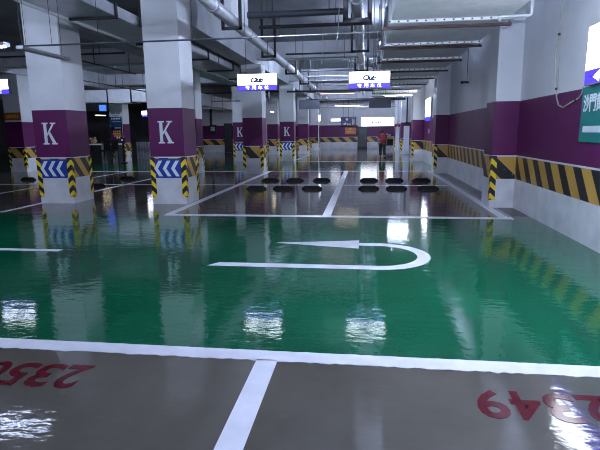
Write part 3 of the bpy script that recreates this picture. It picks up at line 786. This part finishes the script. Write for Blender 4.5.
root = empty('wall_sign', (-1.47, FY1, 1.36), 'orange sign on the purple back wall, left of the dark door', 'sign')
MB().box(-0.52, 0.5, -0.05, -0.001, 0, 0.72).build('panel', m_orange, root)
mb = MB()
for u, z, w_, h_ in ((-.3, .18, .12, .16), (-.14, .18, .12, .16), (.02, .18, .12, .16), (.18, .18, .12, .16), (-.12, .42, .2, .16)): mb.box(u, u + w_, -0.054, -0.0505, z, z + h_)
mb.build('lettering', m_yellowtext, root)
root = empty('wall_lightbox', (-2.88, FY1, 2.58), 'short white lit strip left of the navy sign', 'lit sign')
MB().box(-0.48, 0.46, -0.10, -0.001, 0, 0.27).build('case', m_galv, root); MB().box(-0.46, 0.44, -0.106, -0.101, 0.02, 0.25).build('lit_face', e_backbox, root)
for x, y, z, w_, lab in ((-5.62, 43.0, 2.45, 0.35, 'small lit sign, leftmost of those beyond the far K column'), (-3.9, 42.0, 2.5, 0.16, 'small lit sign beside the most distant column')):
    root = empty('hanging_sign', (x, y, z), lab, 'lit sign')
    MB().box(-w_ / 2, w_ / 2, 0, 0.08, 0, 0.5).build('case', m_galv, root); MB().box(-w_ / 2 + .01, w_ / 2 - .01, -0.006, -0.001, 0.01, 0.49).build('lit_face', e_box, root)
    MB().tube([(0, 0.04, 0.5), (0, 0.04, CEIL - z - 0.001)], 0.012, 6).build('hanger_rod', m_dark, root)

# boxed white posts with pipe and valve
def pipe_post(x, y, w, label, valve_m):
    root = empty('pipe_post', (x, y, 0), label, 'post', 'white boxed pipe posts')
    MB().box(-w / 2, w / 2, -0.16, 0.16, 0, 1.97).build('box', m_postpaint, root, bevel=0.012)
    MB().tube([(0.0, 0, 1.97), (0.0, 0, CEIL - 0.001)], 0.05, 10).build('pipe', m_dark if valve_m is m_dark else m_galv, root)
    MB().ball((0.0, 0, 2.16), 0.16, 0.10, 0.10, 12, 8).tube([(-0.24, 0, 2.10), (0.12, 0, 2.22)], 0.035, 8).build('valve', valve_m, root, smooth=True)
    return root
pipe_post(2.84, 35.9, 0.38, 'white boxed pipe post with dark valve, nearer of two', m_dark)
pipe_post(2.66, 43.2, 0.32, 'white boxed pipe post with red valve, farther of two', m_redthing)

# ------------------------------------------------------------------ boards on the far left columns
root = empty('column_board', (-15.55, 20.4, 2.30), 'brown-orange lettered board on the far left column', 'sign')
MB().box(-0.42, 0.40, -0.03, -0.001, 0, 0.33).build('panel', m_rust, root)
mb = MB()
for k in range(6): mb.box(-0.30 + k * 0.105, -0.30 + k * 0.105 + 0.07, -0.034, -0.0305, 0.10, 0.24)
mb.build('lettering', m_yellowtext, root)
root = empty('notice_board', (-14.62, 27.9, 1.36), 'tall notice board with blue and orange panels behind the counter', 'notice board')
MB().box(-0.40, 0.36, -0.03, -0.001, 0.0, 1.58).build('backing', m_signwhite, root)
MB().box(-0.39, 0.35, -0.036, -0.031, 0.72, 1.28).build('blue_panel', m_dkteal, root)
MB().box(-0.39, 0.35, -0.036, -0.031, 0.54, 0.72).build('navy_panel', m_navy, root)
MB().box(-0.39, 0.35, -0.036, -0.031, 0.0, 0.54).build('purple_panel', m_purple, root)
def dashes(par, rows, m):
    mb = MB()
    for x0, x1, z, h_, n in rows:
        st = (x1 - x0) / n
        for k in range(n): mb.box(x0 + k * st, x0 + k * st + st * 0.7, -0.040, -0.0365, z, z + h_)
    mb.build('lettering', m, par)
dashes(root, [(-.30, .30, 1.13, .09, 6), (-.28, .30, .98, .04, 9), (-.12, .28, .60, .08, 4), (-.05, .22, .02, .10, 2)], m_signwhite)
dashes(root, [(-.24, .26, .38, .10, 4), (-.24, .26, .25, .09, 4), (-.20, .28, .12, .09, 5)], m_yellowtext)
dashes(root, [(-.28, .30, 1.45, .04, 8), (-.2, .24, 1.35, .04, 6)], m_text)

# service counter and what stands around it
root = empty('service_counter', (-14.95, 27.0, 0), 'pale-topped service counter at far left, seen between near K columns', 'counter')
MB().box(-1.02, 0.98, -0.35, 0.35, 1.03, 1.10).build('counter_top', m_signwhite, root)
MB().box(-0.10, 0.22, -0.28, -0.24, 0.0, 1.03).build('front_panel', m_ductdull, root)
for x in (-0.95, 0.90): MB().box(x - 0.03, x + 0.03, -0.3, 0.3, 0.0, 1.03).build('leg', m_dark, root)
tag(MB().ball((-15.62, 26.95, 1.27), 0.19, 0.15, 0.17).ball((-15.50, 26.9, 1.42), 0.08, 0.08, 0.08).ball((-15.78, 26.9, 1.40), 0.07, 0.07, 0.07).build('cloth_bundle', m_tan, smooth=True), 'tan lumpy bundle lying on the service counter', 'bundle', kind='thing')
tag(MB().box(-15.25, -14.75, 26.85, 27.15, 1.101, 1.15).box(-15.22, -14.78, 26.88, 27.12, 1.15, 1.17).build('tray', m_redthing, bevel=0.01), 'reddish flat tray on the service counter', 'tray', kind='thing')
def chair(x, y, label):
    r = empty('bar_chair', (x, y, 0), label, 'chair', 'black chairs at the counter')
    MB().box(-0.22, 0.22, -0.22, 0.22, 0.70, 0.77).build('seat', m_black, r, bevel=0.02)
    MB().box(-0.21, 0.21, 0.18, 0.23, 0.77, 1.30).build('backrest', m_black, r, bevel=0.02)
    for sx in (-1, 1):
        for sy in (-1, 1): MB().tube([(0.17 * sx, 0.17 * sy, 0.70), (0.21 * sx, 0.21 * sy, 0.0)], 0.018, 8).build('leg', m_dark, r)
chair(-14.55, 26.25, 'black high chair in front of counter, left one'); chair(-14.05, 26.2, 'black high chair in front of counter, right one')
root = empty('barrier_post', (-13.72, 26.75, 0), 'dark post with a white tag beside the service counter', 'post')
MB().tube([(0, 0, 0), (0, 0, 0.04)], 0.17, 14).build('base', m_black, root); MB().tube([(0, 0, 0.04), (0, 0, 1.15)], 0.06, 10).build('post', m_black, root)
MB().box(-0.12, 0.12, -0.08, 0.08, 1.15, 1.42).build('head', m_black, root, bevel=0.02); MB().box(-0.06, 0.06, -0.085, -0.081, 1.25, 1.36).build('tag', m_signwhite, root)
root = empty('display_screen', (-14.36, 26.0, 2.88), 'small blue glowing screen hung above the counter', 'screen')
MB().box(-0.22, 0.22, 0, 0.07, 0, 0.36).build('case', m_dark, root)
MB().box(-0.20, 0.20, -0.005, -0.001, 0.02, 0.34).build('screen_face', e_screen, root)
MB().tube([(0, 0.04, 0.36), (0, 0.04, 0.449)], 0.015, 6).build('hanger_rod', m_dark, root)
root = empty('equipment_box', (-15.0, 26.0, 2.90), 'dark box hung below the pale duct, left of the blue screen', 'box')
MB().box(-0.40, 0.36, 0, 0.5, 0, 0.42).build('case', m_dark, root, bevel=0.01)
for x in (-0.3, 0.26): MB().tube([(x, 0.33, 0.42), (x, 0.33, 0.478)], 0.012, 6).build('hanger_rod', m_dark, root)
# low grey partition and lit sign between the two near columns
root = empty('partition', (-14.1, 31.0, 0), 'low grey ribbed partition beyond the second lane at left', 'partition')
mb = MB().box(-0.9, 1.4, 0, 0.05, 0.0, 1.12)
for k in range(12): mb.box(-0.86 + k * 0.19, -0.80 + k * 0.19, -0.02, 0, 0.02, 1.10)
mb.build('panel', m_ductdull, root)
root = empty('hanging_sign', (-13.82, 30.0, 2.68), 'small white lit sign seen just left of the second K column', 'lit sign')
MB().box(-0.17, 0.17, 0, 0.08, 0, 0.37).build('case', m_galv, root); MB().box(-0.16, 0.16, -0.005, -0.001, 0.12, 0.36).build('lit_face', e_box, root); MB().box(-0.16, 0.16, -0.005, -0.001, 0.01, 0.12).build('blue_strip', e_blue, root)
MB().tube([(0, 0.04, 0.37), (0, 0.04, CEIL - 2.681)], 0.01, 6).build('hanger_rod', m_dark, root)

# ------------------------------------------------------------------ cart by the back wall
root = empty('service_cart', (1.98, 44.8, 0), 'dark cart piled with pale bundles, right of the walking person', 'cart')
MB().box(-0.40, 0.40, -0.3, 0.3, 0.36, 0.92).build('cart_body', m_black, root, bevel=0.03)
MB().tube([(0.38, -0.25, 0.9), (0.44, -0.25, 1.15), (0.44, 0.25, 1.15), (0.38, 0.25, 0.9)], 0.02, 8).build('handle', m_galv, root)
for sx in (-1, 1):
    for sy in (-1, 1):
        lg = MB().box(0.32 * sx - 0.02, 0.32 * sx + 0.02, 0.22 * sy - 0.02, 0.22 * sy + 0.02, 0.14, 0.36).build('leg', m_galv, root)
        MB().tube([(0.32 * sx - 0.02, 0.22 * sy, 0.075), (0.32 * sx + 0.02, 0.22 * sy, 0.075)], 0.075, 12).build('wheel', m_signwhite, lg)
for i in range(9):
    a = random.uniform(0, 6.28); r_ = random.uniform(0.03, 0.3)
    MB().ball((r_ * math.cos(a) * 1.2, r_ * math.sin(a) * 0.7, 0.98 + random.uniform(0, 0.34)), 0.12, 0.11, 0.09, 8, 6).build('bundle', m_leaf, root, smooth=True)

# ------------------------------------------------------------------ the walking person
def skin_obj(name, verts, edges, radii, mat, parent, rootv=0, sub=2):
    me = bpy.data.meshes.new(name); me.from_pydata(verts, edges, []); me.update()
    o = bpy.data.objects.new(name, me); COL.objects.link(o); o.parent = parent
    md = o.modifiers.new('skin', 'SKIN'); md.use_smooth_shade = True
    for i, r in enumerate(radii):
        rr = r if isinstance(r, tuple) else (r, r)
        me.skin_vertices[0].data[i].radius = rr; me.skin_vertices[0].data[i].use_root = (i == rootv)
    sb = o.modifiers.new('sub', 'SUBSURF'); sb.levels = sub; sb.render_levels = sub
    me.materials.append(mat); return o
per = empty('person', (1.02, 31.0, 0), 'person in dark red shirt and black trousers walking away down the garage', 'person', rz=0.12)
# joints: x right, y forward (away), z up; head bowed a little forward
V = [(0, 0, 0.90), (0, 0.02, 1.10), (0, 0.05, 1.30), (0, 0.08, 1.40), (0, 0.13, 1.47),      # 0 pelvis .. 4 neck
     (-0.10, 0, 0.86), (-0.11, 0.10, 0.48), (-0.11, 0.06, 0.08), (-0.11, 0.17, 0.04),       # left leg forward
     (0.10, 0, 0.86), (0.10, -0.02, 0.47), (0.10, -0.18, 0.10), (0.10, -0.12, 0.04),        # right leg back
     (-0.19, 0.06, 1.36), (-0.26, 0.0, 1.10), (-0.25, 0.08, 0.86), (-0.245, 0.11, 0.79),     # left arm
     (0.19, 0.06, 1.36), (0.27, 0.03, 1.10), (0.26, 0.16, 0.90), (0.255, 0.20, 0.84),        # right arm
     (0.015, 0.19, 1.545), (0.015, 0.205, 1.62)]                                              # head
Ed = [(0, 1), (1, 2), (2, 3), (3, 4), (0, 5), (5, 6), (6, 7), (7, 8), (0, 9), (9, 10), (10, 11), (11, 12),
      (3, 13), (13, 14), (14, 15), (15, 16), (3, 17), (17, 18), (18, 19), (19, 20), (4, 21), (21, 22)]
Ra = [(.13, .10), (.125, .095), (.14, .10), (.12, .09), .05, .085, .06, .035, .02, .085, .06, .035, .02,
      .055, .042, .03, .032, .055, .042, .03, .032, (.085, .095), (.075, .085)]
body = skin_obj('body', V, Ed, Ra, m_skin, per)
# fingers: short separate chains from each palm
fv = []; fe = []; fr = []
def hand(px, py, pz, sgn):
    o = len(fv)
    fv.append((px, py, pz)); fr.append(0.03)
    for k in range(4):
        dx = (k - 1.5) * 0.019
        a = len(fv); L = (0.062, 0.072, 0.068, 0.052)[k]
        fv.extend([(px + dx * 0.3, py + dx, pz - 0.035), (px + dx * 0.3 - sgn * 0.006, py + dx, pz - 0.035 - L * 0.5), (px - sgn * 0.02, py + dx, pz - 0.035 - L)])
        fr.extend([0.010, 0.009, 0.008]); fe.extend([(o, a), (a, a + 1), (a + 1, a + 2)])
    a = len(fv); fv.extend([(px - sgn * 0.01, py + 0.035, pz - 0.01), (px - sgn * 0.02, py + 0.055, pz - 0.045)]); fr.extend([0.011, 0.009]); fe.extend([(o, a), (a, a + 1)])
hand(-0.245, 0.115, 0.775, -1)
skin_obj('hand', list(fv), list(fe), list(fr), m_skin, body, 0, 1)
fv.clear(); fe.clear(); fr.clear(); hand(0.255, 0.205, 0.825, 1)
skin_obj('hand', list(fv), list(fe), list(fr), m_skin, body, 0, 1)
# face on the far side
fb = MB().ball((0.015, 0.285, 1.555), 0.014, 0.022, 0.022, 8, 6).ball((-0.075, 0.19, 1.56), 0.012, 0.02, 0.03, 8, 6).ball((0.105, 0.19, 1.56), 0.012, 0.02, 0.03, 8, 6)
fb.build('nose_and_ears', m_skin, per, smooth=True)
# clothing
sv = [(0, 0, 0.88), (0, 0.02, 1.10), (0, 0.05, 1.30), (0, 0.08, 1.405), (-0.19, 0.06, 1.37), (-0.245, 0.015, 1.16), (0.19, 0.06, 1.37), (0.25, 0.035, 1.16)]
skin_obj('shirt', sv, [(0, 1), (1, 2), (2, 3), (3, 4), (4, 5), (3, 6), (6, 7)], [(.20, .15), (.19, .14), (.20, .145), (.16, .12), .092, .08, .092, .08], m_shirt, per)
tv = [(0, 0, 0.93), (-0.10, 0, 0.84), (-0.11, 0.10, 0.48), (-0.11, 0.06, 0.11), (0.10, 0, 0.84), (0.10, -0.02, 0.47), (0.10, -0.195, 0.14)]
skin_obj('trousers', tv, [(0, 1), (1, 2), (2, 3), (0, 4), (4, 5), (5, 6)], [(.18, .14), .125, .10, .088, .125, .10, .088], m_trousers, per)
for x, y, z, r in ((-0.11, 0.13, 0.0, 0.0), (0.10, -0.14, 0.0, 0.0)):
    MB().ball((x, y, 0.052), 0.055, 0.14, 0.05, 12, 8).build('shoe', m_black, per, smooth=True)
MB().ball((0.015, 0.165, 1.60), 0.092, 0.098, 0.095, 14, 10).build('hair', m_hair, per, smooth=True)

# ------------------------------------------------------------------ world and view
w = bpy.data.worlds.new('world'); S.world = w; w.use_nodes = True
w.node_tree.nodes['Background'].inputs[0].default_value = (0.0, 0.0, 0.0, 1)
w.node_tree.nodes['Background'].inputs[1].default_value = 0.0
S.view_settings.view_transform = 'Standard'; S.view_settings.look = 'None'
S.view_settings.gamma = 1.0; S.view_settings.use_curve_mapping = False
S.view_settings.exposure = 0.45
S.cycles.use_denoising = True
S.cycles.filter_width = 1.0
S.cycles.max_bounces = 8; S.cycles.diffuse_bounces = 5; S.cycles.glossy_bounces = 4
S.cycles.sample_clamp_indirect = 6.0
S.cycles.caustics_reflective = False
